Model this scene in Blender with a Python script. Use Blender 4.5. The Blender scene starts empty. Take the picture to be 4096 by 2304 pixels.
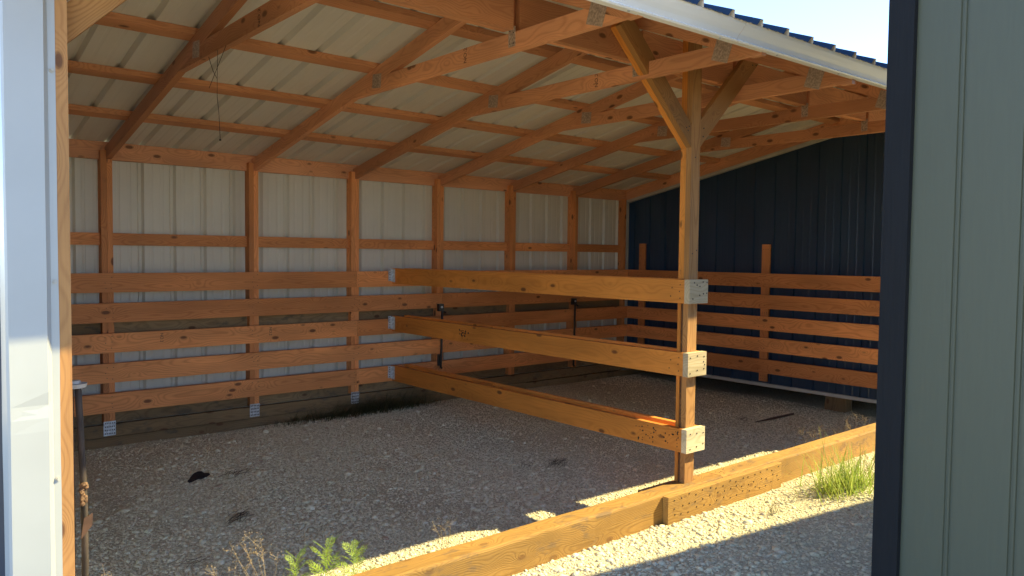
import bpy, math, random
import numpy as np
from mathutils import Matrix, Vector, noise
random.seed(7); rng = np.random.default_rng(7)
S = bpy.context.scene
C = S.collection
# ------------------------------------------------------------------ camera
cam = bpy.data.objects.new('camera', bpy.data.cameras.new('camera')); C.objects.link(cam)
R = ((0.76287, -0.64646, 0.01058), (0.02022, 0.04022, 0.99899), (0.64623, 0.76189, -0.04375))
cam.matrix_world = Matrix(((R[0][0], R[1][0], -R[2][0], -2.3953), (R[0][1], R[1][1], -R[2][1], -6.0984),
                           (R[0][2], R[1][2], -R[2][2], 1.4352), (0, 0, 0, 1)))
cam.data.sensor_width = 36; cam.data.lens = 27.042
cam.data.clip_start = 0.05; cam.data.clip_end = 3000
S.camera = cam
# ------------------------------------------------------------------ light
SUN = Vector((1.85, -1.0, 1.9)).normalized()
sl = bpy.data.lights.new('sun', 'SUN'); sl.energy = 2.0; sl.angle = math.radians(0.5); sl.color = (0.95, 0.83, 0.46)
so = bpy.data.objects.new('sun', sl); C.objects.link(so)
so.rotation_euler = SUN.to_track_quat('Z', 'Y').to_euler()
W = bpy.data.worlds.new('World'); S.world = W; W.use_nodes = True
nt = W.node_tree
sk = nt.nodes.new('ShaderNodeTexSky'); sk.sky_type = 'NISHITA'; sk.sun_disc = False
sk.sun_elevation = math.asin(SUN.z); sk.sun_rotation = math.atan2(SUN.x, SUN.y)
sk.air_density = 0.45; sk.dust_density = 0.0; sk.ozone_density = 1.5; sk.altitude = 300
nt.links.new(sk.outputs[0], nt.nodes['Background'].inputs[0]); nt.nodes['Background'].inputs[1].default_value = 0.115
S.view_settings.view_transform = 'Standard'; S.view_settings.look = 'None'; S.view_settings.gamma = 1
S.view_settings.exposure = 2.8
S.cycles.max_bounces = 10; S.cycles.diffuse_bounces = 8; S.cycles.use_denoising = True

# ------------------------------------------------------------------ materials
class N:
    def __init__(s, name, rough=0.7, metallic=0.0, spec=0.5):
        s.m = bpy.data.materials.new(name); s.m.use_nodes = True; s.t = s.m.node_tree
        s.b = s.t.nodes['Principled BSDF']; s.b.inputs['Roughness'].default_value = rough
        s.b.inputs['Metallic'].default_value = metallic; s.b.inputs['Specular IOR Level'].default_value = spec
    def n(s, ty, **k):
        x = s.t.nodes.new('ShaderNode' + ty)
        for a, v in k.items():
            if a in x.inputs: x.inputs[a].default_value = v
            else: setattr(x, a, v)
        return x
    def l(s, a, b): s.t.links.new(a, b)
    def math(s, op, a, b=None, c=None, clamp=False):
        x = s.t.nodes.new('ShaderNodeMath'); x.operation = op; x.use_clamp = clamp
        for i, v in enumerate((a, b, c)):
            if v is None: continue
            if isinstance(v, (int, float)): x.inputs[i].default_value = v
            else: s.l(v, x.inputs[i])
        return x.outputs[0]
    def mix(s, f, a, b, mode='MIX'):
        x = s.t.nodes.new('ShaderNodeMix'); x.data_type = 'RGBA'; x.blend_type = mode
        for sock, v in ((x.inputs[0], f), (x.inputs[6], a), (x.inputs[7], b)):
            if isinstance(v, (int, float)): sock.default_value = v
            elif isinstance(v, tuple): sock.default_value = (*v, 1) if len(v) == 3 else v
            else: s.l(v, sock)
        return x.outputs[2]
    def ramp(s, f, stops):
        x = s.t.nodes.new('ShaderNodeValToRGB'); e = x.color_ramp.elements
        while len(e) < len(stops): e.new(0.5)
        for i, (p, c) in enumerate(stops):
            e[i].position = p; e[i].color = (*c, 1) if isinstance(c, tuple) else (c, c, c, 1)
        s.l(f, x.inputs[0]); return x.outputs[0]
    def coord(s, kind='Object'):
        return s.t.nodes.new('ShaderNodeTexCoord').outputs[kind]
    def bump(s, h, strength=0.3, dist=0.01):
        x = s.t.nodes.new('ShaderNodeBump'); x.inputs['Strength'].default_value = strength; x.inputs['Distance'].default_value = dist
        s.l(h, x.inputs['Height']); s.l(x.outputs[0], s.b.inputs['Normal'])
    def color(s, c):
        if isinstance(c, tuple): s.b.inputs['Base Color'].default_value = (*c, 1)
        else: s.l(c, s.b.inputs['Base Color'])

def wood(name, light, dark, knot=(0.10, 0.035, 0.012), ring=0.010, contrast=0.55, stain=None, rough=0.62, bump=0.25, knots=1.0, wav=0.14):
    k = N(name, rough, spec=0.35)
    oi = k.t.nodes.new('ShaderNodeObjectInfo')
    co = k.coord()
    off = k.n('CombineXYZ'); k.l(k.math('MULTIPLY', oi.outputs['Random'], 37.0), off.inputs[0])
    k.l(k.math('MULTIPLY_ADD', oi.outputs['Random'], 11.3, 3.0), off.inputs[1]); k.l(k.math('MULTIPLY', oi.outputs['Random'], 7.7), off.inputs[2])
    va = k.n('VectorMath', operation='ADD'); k.l(co, va.inputs[0]); k.l(off.outputs[0], va.inputs[1])
    # knots : sparse voronoi stretched along the grain
    mk = k.n('Mapping'); mk.inputs['Scale'].default_value = (4.2, 9.0, 9.0); k.l(va.outputs[0], mk.inputs[0])
    vk = k.n('TexVoronoi', feature='F1'); vk.inputs['Scale'].default_value = 1.0; vk.inputs['Randomness'].default_value = 1.0; k.l(mk.outputs[0], vk.inputs['Vector'])
    kd = vk.outputs['Distance']
    pull = k.math('DIVIDE', 0.004, k.math('ADD', k.math('MULTIPLY', kd, kd), 0.06))
    # growth rings : distance from a pith axis far to the side, wavering along the board
    mn = k.n('Mapping'); mn.inputs['Scale'].default_value = (1.1, 5.0, 5.0); k.l(va.outputs[0], mn.inputs[0])
    nz = k.n('TexNoise'); nz.inputs['Scale'].default_value = 1.0; nz.inputs['Detail'].default_value = 2.0; k.l(mn.outputs[0], nz.inputs['Vector'])
    sx = k.n('SeparateXYZ'); k.l(co, sx.inputs[0])
    ry = k.math('ADD', sx.outputs[1], k.math('MULTIPLY_ADD', oi.outputs['Random'], 0.05, 0.03))
    rz = k.math('ADD', sx.outputs[2], k.math('MULTIPLY_ADD', oi.outputs['Random'], -0.08, 0.04))
    rad = k.math('SQRT', k.math('ADD', k.math('MULTIPLY', ry, ry), k.math('MULTIPLY', rz, rz)))
    rad = k.math('ADD', rad, k.math('MULTIPLY', nz.outputs[0], wav))
    rad = k.math('ADD', rad, pull)
    w = k.math('SINE', k.math('MULTIPLY', rad, 2 * math.pi / ring))
    w = k.math('POWER', k.math('MULTIPLY_ADD', w, 0.5, 0.5), 2.2)
    # fine fibre
    mf = k.n('Mapping'); mf.inputs['Scale'].default_value = (4.0, 160.0, 160.0); k.l(va.outputs[0], mf.inputs[0])
    nf = k.n('TexNoise'); nf.inputs['Scale'].default_value = 1.0; nf.inputs['Detail'].default_value = 4.0; k.l(mf.outputs[0], nf.inputs['Vector'])
    f = k.math('MULTIPLY', w, contrast)
    f = k.math('ADD', f, k.math('MULTIPLY', k.math('SUBTRACT', nf.outputs[0], 0.5), 0.7), clamp=True)
    col = k.mix(f, light, dark)
    # blotchy tone along board
    mb = k.n('Mapping'); mb.inputs['Scale'].default_value = (1.6, 7.0, 7.0); k.l(va.outputs[0], mb.inputs[0])
    nb = k.n('TexNoise'); nb.inputs['Scale'].default_value = 1.0; nb.inputs['Detail'].default_value = 3.0; k.l(mb.outputs[0], nb.inputs['Vector'])
    bl = k.ramp(nb.outputs[0], [(0.3, 0.78), (0.7, 1.16)])
    col = k.mix(1.0, col, bl, 'MULTIPLY')
    tone = k.n('CombineColor'); 
    for i, (a, b) in enumerate(((0.46, 0.74), (0.50, 0.71), (0.56, 0.68))): k.l(k.math('MULTIPLY_ADD', oi.outputs['Random'], a, b), tone.inputs[i])
    col = k.mix(1.0, col, tone.outputs[0], 'MULTIPLY')
    col = k.mix(k.math('MULTIPLY', k.ramp(kd, [(0.09, 1.0), (0.15, 0.0)]), 0.85 * knots), col, knot)
    if stain:
        ms = k.n('Mapping'); ms.inputs['Scale'].default_value = (6.0, 14.0, 14.0); k.l(va.outputs[0], ms.inputs[0])
        ns = k.n('TexNoise'); ns.inputs['Scale'].default_value = 1.0; ns.inputs['Detail'].default_value = 6.0; ns.inputs['Roughness'].default_value = 0.7; k.l(ms.outputs[0], ns.inputs['Vector'])
        col = k.mix(k.math('MULTIPLY', k.ramp(ns.outputs[0], [(stain[1], 0.0), (stain[1] + 0.1, 1.0)]), stain[2]), col, stain[0])
    k.color(col)
    k.bump(k.math('ADD', k.math('MULTIPLY', w, -0.5), nf.outputs[0]), bump, 0.002)
    return k.m

FIR = wood('fir_lumber', (0.72, 0.285, 0.092), (0.48, 0.155, 0.04), stain=((0.14, 0.065, 0.03), 0.64, 0.45))
FIR_RED = wood('roof_fir_lumber', (0.60, 0.275, 0.13), (0.43, 0.17, 0.078))
FIR_DIV = wood('divider_lumber', (0.76, 0.29, 0.05), (0.56, 0.18, 0.025), stain=((0.07, 0.04, 0.03), 0.66, 0.8), ring=0.016, contrast=0.4)
TREAT = wood('treated_timber', (0.44, 0.245, 0.06), (0.26, 0.13, 0.03), ring=0.009, contrast=0.5, wav=0.07, stain=((0.16, 0.10, 0.05), 0.54, 0.7), rough=0.8, bump=0.5, knots=0.6)
TREAT_OLD = wood('weathered_treated_timber', (0.26, 0.165, 0.075), (0.15, 0.09, 0.04), ring=0.012, stain=((0.06, 0.055, 0.04), 0.55, 0.6), rough=0.85)
TREAT_POST = wood('weathered_post_lumber', (0.44, 0.22, 0.07), (0.27, 0.115, 0.03), ring=0.008, contrast=0.6, wav=0.07, rough=0.75, knots=0.4)
CORNERW = wood('corner_post_lumber', (0.38, 0.185, 0.06), (0.24, 0.10, 0.03), ring=0.008, contrast=0.4, wav=0.05)
CAPW = wood('pale_block_lumber', (0.68, 0.56, 0.36), (0.5, 0.38, 0.2), ring=0.02, contrast=0.5, stain=((0.22, 0.15, 0.09), 0.62, 0.8), rough=0.8, knots=0.5)
STAINED = wood('stained_filler', (0.12, 0.05, 0.02), (0.03, 0.015, 0.01), stain=((0.4, 0.2, 0.07), 0.58, 0.9))

def flat(name, c, rough=0.6, metallic=0.0, spec=0.5, nscale=0, namt=0.2, bumpamt=0, stretch=(1, 1, 1)):
    k = N(name, rough, metallic, spec)
    if nscale:
        mp = k.n('Mapping'); mp.inputs['Scale'].default_value = stretch; k.l(k.coord(), mp.inputs[0])
        nz = k.n('TexNoise'); nz.inputs['Scale'].default_value = nscale; nz.inputs['Detail'].default_value = 5; k.l(mp.outputs[0], nz.inputs['Vector'])
        lo, hi = 1 - namt, 1 + namt
        k.color(k.mix(1.0, k.ramp(nz.outputs[0], [(0.3, lo), (0.7, hi)]), c, 'MULTIPLY'))
        if bumpamt: k.bump(nz.outputs[0], bumpamt, 0.004)
    else: k.color(c)
    return k.m
METAL_IN = flat('beige_backer_paint', (0.60, 0.545, 0.43), 0.42, spec=0.5, nscale=1.5, namt=0.07, stretch=(1, 1, 1))
METAL_ROOF_IN = flat('roof_backer_paint', (0.62, 0.585, 0.53), 0.42, nscale=1.5, namt=0.06)
METAL_BLUE = flat('navy_panel_paint', (0.020, 0.042, 0.075), 0.30, spec=0.5, nscale=2.0, namt=0.15)
ROOF_BLUE = flat('blue_roof_paint', (0.028, 0.052, 0.09), 0.7, spec=0.08)
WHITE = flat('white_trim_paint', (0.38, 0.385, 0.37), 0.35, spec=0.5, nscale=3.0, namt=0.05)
EAVE = flat('eave_trim_paint', (0.80, 0.80, 0.80), 0.25, spec=0.6)
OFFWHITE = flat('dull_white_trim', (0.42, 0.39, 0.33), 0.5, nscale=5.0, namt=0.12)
GALV = flat('galvanised_steel', (0.55, 0.56, 0.56), 0.45, metallic=0.6, nscale=60, namt=0.3, bumpamt=0.6)
GALV_DARK = flat('dull_plate_steel', (0.42, 0.32, 0.25), 0.55, metallic=0.35, nscale=90, namt=0.4, bumpamt=0.8)
NAIL = flat('dark_nail', (0.035, 0.02, 0.012), 0.6)
BLACK = flat('black_steel', (0.012, 0.012, 0.013), 0.35, spec=0.6)
RUST = flat('rusty_pipe', (0.05, 0.035, 0.025), 0.75, nscale=40, namt=0.75, bumpamt=0.6, stretch=(1, 1, 0.25))
RUSTPLATE = flat('rusty_brown_plate', (0.09, 0.045, 0.025), 0.7, nscale=20, namt=0.3)
MUD = flat('dried_mud', (0.17, 0.095, 0.05), 0.95, nscale=60, namt=0.4, bumpamt=1.0)
INK = flat('lumber_stamp_ink', (0.09, 0.035, 0.02), 0.8)
RUBBER = flat('black_rubber', (0.012, 0.012, 0.014), 0.8, nscale=30, namt=0.4)
STRING = flat('dark_twine', (0.04, 0.03, 0.025), 0.9)
DRY = flat('dry_stalk', (0.46, 0.33, 0.17), 0.9)
TWIG = flat('dead_twig', (0.07, 0.045, 0.03), 0.95)

def leafmat(name, c1, c2):
    k = N(name, 0.55)
    g = k.t.nodes.new('ShaderNodeNewGeometry')
    col = k.mix(g.outputs['Random Per Island'], c1, c2)
    k.color(col)
    tr = k.t.nodes.new('ShaderNodeBsdfTranslucent'); k.l(col, tr.inputs[0])
    mx = k.t.nodes.new('ShaderNodeMixShader'); mx.inputs[0].default_value = 0.45
    k.l(k.b.outputs[0], mx.inputs[1]); k.l(tr.outputs[0], mx.inputs[2])
    k.l(mx.outputs[0], k.t.nodes['Material Output'].inputs[0]); return k.m
LEAF = leafmat('fern_weed_leaf', (0.30, 0.42, 0.05), (0.42, 0.54, 0.08))
GRASS = leafmat('green_grass_blade', (0.20, 0.30, 0.04), (0.42, 0.46, 0.10))
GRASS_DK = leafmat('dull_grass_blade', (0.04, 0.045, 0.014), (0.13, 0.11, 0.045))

def siding():
    k = N('green_grey_siding_paint', 0.55)
    co = k.coord()
    mp = k.n('Mapping'); mp.inputs['Scale'].default_value = (30, 30, 2.2); k.l(co, mp.inputs[0])
    nz = k.n('TexNoise'); nz.inputs['Scale'].default_value = 3.0; nz.inputs['Detail'].default_value = 6; nz.inputs['Distortion'].default_value = 0.6; k.l(mp.outputs[0], nz.inputs['Vector'])
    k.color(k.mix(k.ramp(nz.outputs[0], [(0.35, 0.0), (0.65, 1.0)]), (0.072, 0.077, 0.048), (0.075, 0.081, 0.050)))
    k.bump(nz.outputs[0], 0.16, 0.003); return k.m
SIDING = siding()
def navyboard():
    k = N('navy_corner_board_paint', 0.7, spec=0.2)
    mp = k.n('Mapping'); mp.inputs['Scale'].default_value = (40, 40, 2.0); k.l(k.coord(), mp.inputs[0])
    nz = k.n('TexNoise'); nz.inputs['Scale'].default_value = 2.5; nz.inputs['Detail'].default_value = 6; nz.inputs['Distortion'].default_value = 1.0; k.l(mp.outputs[0], nz.inputs['Vector'])
    k.color(k.mix(nz.outputs[0], (0.008, 0.009, 0.010), (0.014, 0.015, 0.017)))
    k.bump(nz.outputs[0], 0.35, 0.004); return k.m
NAVYB = navyboard()

def stonemat():
    k = N('limestone_gravel', 0.92, spec=0.2)
    g = k.t.nodes.new('ShaderNodeNewGeometry'); r = g.outputs['Random Per Island']
    c = k.ramp(r, [(0.0, (0.63, 0.545, 0.36)), (0.35, (0.71, 0.635, 0.42)), (0.8, (0.76, 0.69, 0.47)), (0.95, (0.80, 0.74, 0.54)), (1.0, (0.44, 0.31, 0.20))])
    nz = k.n('TexNoise'); nz.inputs['Scale'].default_value = 70.0; nz.inputs['Detail'].default_value = 5; k.l(k.coord(), nz.inputs['Vector'])
    c = k.mix(1.0, c, k.ramp(nz.outputs[0], [(0.3, 0.84), (0.7, 1.08)]), 'MULTIPLY')
    k.color(c); k.bump(nz.outputs[0], 0.5, 0.004); return k.m
STONE = stonemat()
def groundmat():
    k = N('crushed_limestone_ground', 0.95, spec=0.15)
    co = k.coord()
    v = k.n('TexVoronoi', feature='F1'); v.inputs['Scale'].default_value = 75.0; k.l(co, v.inputs['Vector'])
    n1 = k.n('TexNoise'); n1.inputs['Scale'].default_value = 1.3; n1.inputs['Detail'].default_value = 5; k.l(co, n1.inputs['Vector'])
    n2 = k.n('TexNoise'); n2.inputs['Scale'].default_value = 160.0; n2.inputs['Detail'].default_value = 4; k.l(co, n2.inputs['Vector'])
    c = k.mix(k.ramp(n1.outputs[0], [(0.35, 0.0), (0.68, 1.0)]), (0.64, 0.555, 0.37), (0.74, 0.665, 0.45))
    c = k.mix(1.0, c, k.ramp(v.outputs['Distance'], [(0.1, 1.05), (0.75, 0.7)]), 'MULTIPLY')
    c = k.mix(1.0, c, k.ramp(n2.outputs[0], [(0.3, 0.75), (0.7, 1.15)]), 'MULTIPLY')
    k.color(c)
    k.bump(k.math('ADD', k.math('MULTIPLY', v.outputs['Distance'], -1.0), n2.outputs[0]), 0.8, 0.008); return k.m
GROUND = groundmat()

# ------------------------------------------------------------------ helpers
WM = {}
def tag(o, label=None, cat=None, group=None, kind=None):
    for a, v in (('label', label), ('category', cat), ('group', group), ('kind', kind)):
        if v: o[a] = v
    return o
def link(o, parent, M):
    C.objects.link(o); WM[o.name] = M
    if parent is not None:
        o.parent = parent; o.matrix_basis = WM[parent.name].inverted() @ M
    else: o.matrix_basis = M
    return o
def empty(name, loc, label, cat, group=None):
    o = bpy.data.objects.new(name, None); o.empty_display_size = 0.1
    link(o, None, Matrix.Translation(loc)); return tag(o, label, cat, group)
def mobj(name, verts, faces, mats, parent=None, M=None, mi=None, smooth=False):
    """verts in world space; stored in the frame M"""
    if M is None: M = Matrix.Translation(sum((Vector(v) for v in verts), Vector()) / len(verts)) if len(verts) < 20000 else Matrix()
    Mi = M.inverted()
    me = bpy.data.meshes.new(name); me.from_pydata([Mi @ Vector(v) for v in verts], [], faces)
    for m in (mats if isinstance(mats, (list, tuple)) else [mats]): me.materials.append(m)
    if mi: me.polygons.foreach_set('material_index', mi)
    if smooth: me.polygons.foreach_set('use_smooth', [True] * len(me.polygons))
    me.update(); return link(bpy.data.objects.new(name, me), parent, M)
def frame(p, xd, zd=(0, 0, 1)):
    x = Vector(xd).normalized(); z = Vector(zd); z = (z - x * z.dot(x)).normalized(); y = z.cross(x)
    return Matrix(((x.x, y.x, z.x, p[0]), (x.y, y.y, z.y, p[1]), (x.z, y.z, z.z, p[2]), (0, 0, 0, 1)))
BOXF = [(0, 1, 3, 2), (4, 6, 7, 5), (0, 4, 5, 1), (2, 3, 7, 6), (0, 2, 6, 4), (1, 5, 7, 3)]
class G:
    """gathers plain solids for one mesh"""
    def __init__(s): s.v = []; s.f = []; s.m = []
    def add(s, v, f, m=0):
        b = len(s.v); s.v += [tuple(q) for q in v]; s.f += [tuple(i + b for i in q) for q in f]; s.m += [m] * len(f)
    def box(s, a, b, m=0):
        x0, x1 = sorted((a[0], b[0])); y0, y1 = sorted((a[1], b[1])); z0, z1 = sorted((a[2], b[2]))
        s.add([(x, y, z) for x in (x0, x1) for y in (y0, y1) for z in (z0, z1)], BOXF, m)
    def disc(s, c, n, r, h=0.002, m=1, k=7):
        M = frame(c, n, (0.1, 0.2, 0.97) if abs(n[2]) < 0.9 else (1, 0, 0))
        v = [M @ Vector((d, r * math.cos(i * 2 * math.pi / k), r * math.sin(i * 2 * math.pi / k))) for d in (-0.001, h) for i in range(k)]
        s.add(v, [tuple(range(k, 2 * k))] + [(i, (i + 1) % k, k + (i + 1) % k, k + i) for i in range(k)], m)
    def tube(s, pts, r, k=6, m=0):
        pts = [Vector(p) for p in pts]; n = len(pts); v = []
        rr = r if isinstance(r, (list, tuple)) else [r] * n
        for i, p in enumerate(pts):
            d = (pts[min(i + 1, n - 1)] - pts[max(i - 1, 0)]).normalized()
            M = frame(p, d, (0, 0, 1) if abs(d.z) < 0.9 else (1, 0, 0))
            v += [M @ Vector((0, rr[i] * math.cos(j * 2 * math.pi / k), rr[i] * math.sin(j * 2 * math.pi / k))) for j in range(k)]
        f = [(i * k + j, i * k + (j + 1) % k, (i + 1) * k + (j + 1) % k, (i + 1) * k + j) for i in range(n - 1) for j in range(k)]
        f += [tuple(range(k))[::-1], tuple((n - 1) * k + j for j in range(k))]
        s.add(v, f, m)
    def make(s, name, mats, parent=None, M=None, smooth=False):
        return mobj(name, s.v, s.f, mats, parent, M, s.m, smooth)
def box(name, a, b, mat, parent=None, axis=None, nails=None):
    """axis-aligned board; local X runs along its grain"""
    g = G(); g.box(a, b)
    d = [abs(b[i] - a[i]) for i in range(3)]; ax = d.index(max(d)) if axis is None else axis
    c = [(a[i] + b[i]) / 2 for i in range(3)]
    M = [frame(c, (1, 0, 0)), frame(c, (0, 1, 0)), frame(c, (0, 0, 1), (1, 0, 0))][ax]
    for q in (nails or []): g.disc(q[0], q[1], q[2] if len(q) > 2 else 0.0035)
    return g.make(name, [mat, NAIL], parent, M)
def prism_x(name, poly, x0, x1, mat, parent, along):
    """polygon in (y,z) extruded over x; grain along (dy,dz)"""
    n = len(poly)
    v = [(x0, y, z) for y, z in poly] + [(x1, y, z) for y, z in poly]
    f = [tuple(range(n))[::-1], tuple(range(n, 2 * n))] + [(i, (i + 1) % n, n + (i + 1) % n, n + i) for i in range(n)]
    c = ((x0 + x1) / 2, sum(p[0] for p in poly) / n, sum(p[1] for p in poly) / n)
    return mobj(name, v, f, mat, parent, frame(c, (0, along[0], along[1])))
def prism_y(name, poly, y0, y1, mat, parent, along):
    n = len(poly)
    v = [(x, y0, z) for x, z in poly] + [(x, y1, z) for x, z in poly]
    f = [tuple(range(n)), tuple(range(n, 2 * n))[::-1]] + [(i, n + i, n + (i + 1) % n, (i + 1) % n) for i in range(n)]
    c = (sum(p[0] for p in poly) / n, (y0 + y1) / 2, sum(p[1] for p in poly) / n)
    return mobj(name, v, f, mat, parent, frame(c, (along[0], 0, along[1]), (0, 1, 0)))
def stamp(txt, size, M, parent):
    cu = bpy.data.curves.new('stamp', 'FONT'); cu.body = txt; cu.size = size; cu.extrude = 0.0004; cu.align_x = 'CENTER'; cu.align_y = 'CENTER'
    t = bpy.data.objects.new('tmp', cu); C.objects.link(t)
    me = bpy.data.meshes.new_from_object(t); bpy.data.objects.remove(t); bpy.data.curves.remove(cu)
    me.name = 'grade_stamp'; me.materials.clear(); me.materials.append(INK)
    return link(bpy.data.objects.new('grade_stamp', me), parent, M)

def smooth01(a, b, x):
    t = min(1, max(0, (x - a) / (b - a))); return t * t * (3 - 2 * t)
def gz(x, y):
    """height of the ground"""
    inside = 0.005 - 0.145 * smooth01(0.0, 2.5, -y) - 0.03 * smooth01(0, 3, x) * smooth01(1.5, 2.7, -y)
    inside += 0.13 * smooth01(3.7, 4.8, x) * smooth01(0.8, 2.2, -y)
    out = -0.095
    t = smooth01(3.24, 3.36, -y)
    h = inside * (1 - t) + out * t
    h += 0.010 * (noise.noise(Vector((x * 1.7, y * 1.7, 0.3)))) * (1 if y < 0.5 else 0)
    return h

# ------------------------------------------------------------------ ground
xs = sorted(set([-1500, -500, -150, -50, -20, -10, -6] + [round(-3.5 + i * 0.05, 3) for i in range(int(9.5 / 0.05))] + [6, 9, 15, 30, 80, 300, 1500]))
ys = sorted(set([-1500, -400, -100, -30, -12, -8] + [round(-7 + i * 0.05, 3) for i in range(int(8.0 / 0.05))] + [1.2, 3, 8, 20, 60, 200, 1500]))
gv = [(x, y, gz(x, y)) for y in ys for x in xs]; nx = len(xs)
gf = [(j * nx + i, j * nx + i + 1, (j + 1) * nx + i + 1, (j + 1) * nx + i) for j in range(len(ys) - 1) for i in range(nx - 1)]
ground = mobj('ground', gv, gf, GROUND, None, Matrix(), smooth=True); tag(ground, kind='structure')

# gravel : loose stones, one stuff object
def ico():
    t = (1 + 5 ** 0.5) / 2
    v = np.array([(-1, t, 0), (1, t, 0), (-1, -t, 0), (1, -t, 0), (0, -1, t), (0, 1, t), (0, -1, -t), (0, 1, -t), (t, 0, -1), (t, 0, 1), (-t, 0, -1), (-t, 0, 1)], float)
    f = np.array([(0, 11, 5), (0, 5, 1), (0, 1, 7), (0, 7, 10), (0, 10, 11), (1, 5, 9), (5, 11, 4), (11, 10, 2), (10, 7, 6), (7, 1, 8), (3, 9, 4), (3, 4, 2), (3, 2, 6), (3, 6, 8), (3, 8, 9), (4, 9, 5), (2, 4, 11), (6, 2, 10), (8, 6, 7), (9, 8, 1)])
    return v / np.linalg.norm(v[0]), f
iv, if_ = ico()
def stones(pts, rad):
    n = len(pts); a = rng.uniform(0, 2 * math.pi, n); tl = rng.normal(0, 0.3, (n, 2))
    V = iv[None] * (1 + rng.normal(0, 0.17, (n, 12, 1)))
    sc = np.stack([rng.uniform(0.8, 1.35, n), rng.uniform(0.7, 1.1, n), rng.uniform(0.42, 0.78, n)], 1) * rad[:, None]
    V = V * sc[:, None, :]
    # tilt then spin
    cx, sx_ = np.cos(tl[:, 0]), np.sin(tl[:, 0])
    y = V[:, :, 1] * cx[:, None] - V[:, :, 2] * sx_[:, None]; z = V[:, :, 1] * sx_[:, None] + V[:, :, 2] * cx[:, None]; x = V[:, :, 0]
    ca, sa = np.cos(a)[:, None], np.sin(a)[:, None]
    return np.stack([x * ca - y * sa, x * sa + y * ca, z], 2) + pts[:, None, :]
def scatter(n, x0, x1, y0, y1, rfun, keep):
    X = rng.uniform(x0, x1, n); Y = rng.uniform(y0, y1, n); P = []; Rr = []
    for x, y in zip(X, Y):
        k = keep(x, y)
        if k and random.random() < k:
            r = rfun(x, y); P.append((x, y, gz(x, y) + r * 0.04)); Rr.append(r)
    return np.array(P), np.array(Rr)
def coarse(x, y): return noise.noise(Vector((x * 0.9 + 3, y * 0.9, 1.7))) + 0.25 * noise.noise(Vector((x * 4, y * 4, 5)))
def rin(x, y):
    near = smooth01(0, 2.2, -y)
    return min(0.032, (0.0031 + 0.0013 * near) * math.exp(random.gauss(0, 0.5)) * (1.0 + 0.35 * max(-0.6, coarse(x, y)) - 0.22 * smooth01(1.5, 2.8, x)))
def kin(x, y):
    if y < -3.2 and y > -3.38: return 0
    return 1.0 if coarse(x, y) > -0.12 else 0.62
b1 = scatter(170000, -2.0, 4.75, -3.2, -0.005, rin, kin)
b2 = scatter(9000, -1.2, 2.2, -1.3, -0.02, lambda x, y: 0.006 * math.exp(random.gauss(0, 0.35)), lambda x, y: 0.9)
b3 = scatter(42000, -1.9, 4.2, -5.3, -3.36, lambda x, y: min(0.03, 0.0072 * math.exp(random.gauss(0, 0.45)) * (1 if x < 1.6 else 0.75)), lambda x, y: 1.0 if y > -3.9 - 0.1 * x else 0.55)
b4 = scatter(170, -1.9, 4.2, -3.15, -0.2, lambda x, y: random.uniform(0.018, 0.03), lambda x, y: 1)
b5 = scatter(240, -0.6, 1.3, -2.75, -1.7, lambda x, y: random.uniform(0.011, 0.023), lambda x, y: 1 if abs(y + 2.2 + 0.3 * (x - 0.4)) < 0.35 else 0.25)
V = np.concatenate([stones(*b) for b in (b1, b2, b3, b4, b5)]); n = len(V)
F = (if_[None] + (np.arange(n) * 12)[:, None, None]).reshape(-1, 3)
me = bpy.data.meshes.new('gravel'); me.vertices.add(n * 12); me.vertices.foreach_set('co', V.reshape(-1).astype('f'))
me.loops.add(len(F) * 3); me.loops.foreach_set('vertex_index', F.reshape(-1).astype('i'))
me.polygons.add(len(F)); me.polygons.foreach_set('loop_start', np.arange(0, len(F) * 3, 3, dtype='i')); me.polygons.foreach_set('loop_total', np.full(len(F), 3, 'i'))
me.materials.append(STONE); me.update(calc_edges=True)
gr = link(bpy.data.objects.new('gravel', me), None, Matrix()); tag(gr, 'loose pale limestone gravel covering the shed floor and the strip outside the sill', 'gravel', kind='stuff')

# ================================================================== SHED
X0, X1 = -2.05, 4.62           # left end wall, right end wall
shed = empty('open_shed', (1.3, -1.6, 0), 'open fronted wooden framed shed with ribbed metal roof, in front of the dark blue wall', 'shed')
RIB = 0.2286
def panel_profile(x0, x1, first, h=0.024, w=0.9, mh=0.0022):
    """list of (x, offset) of a ribbed metal sheet"""
    pts = [(x0, 0.0)]; r = first
    while r - 0.03 < x0: r += RIB
    while r < x1 - 0.03:
        pts += [(r - 0.028 * w, 0), (r - 0.011 * w, h), (r + 0.011 * w, h), (r + 0.028 * w, 0)]
        for q in (1 / 3, 2 / 3):
            m = r + RIB * q
            if m + 0.012 < x1: pts += [(m - 0.012, 0), (m - 0.006, mh), (m + 0.006, mh), (m + 0.012, 0)]
        r += RIB
    pts.append((x1, 0.0)); return pts
def sheet(name, prof, P0, P1, nrm, mats, parent, t=0.0012):
    """prof (x,off): edges swept from P0(x) to P1(x); thickness t along nrm; material 0 at -nrm side"""
    n = len(prof); nrm = Vector(nrm); v = []
    for d in (0, t):
        for P in (P0, P1):
            for x, o in prof: v.append(Vector(P(x)) + nrm * (o + d))
    f = []; mi = []
    for i in range(n - 1):
        f.append((i, i + 1, n + i + 1, n + i)); mi.append(0)
        f.append((2 * n + i, 3 * n + i, 3 * n + i + 1, 2 * n + i + 1)); mi.append(1)
        f.append((i, 2 * n + i, 2 * n + i + 1, i + 1)); mi.append(1)
        f.append((n + i, n + i + 1, 3 * n + i + 1, 3 * n + i)); mi.append(1)
    return mobj(name, v, f, mats, parent, Matrix.Translation(v[0]), mi)
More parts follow.
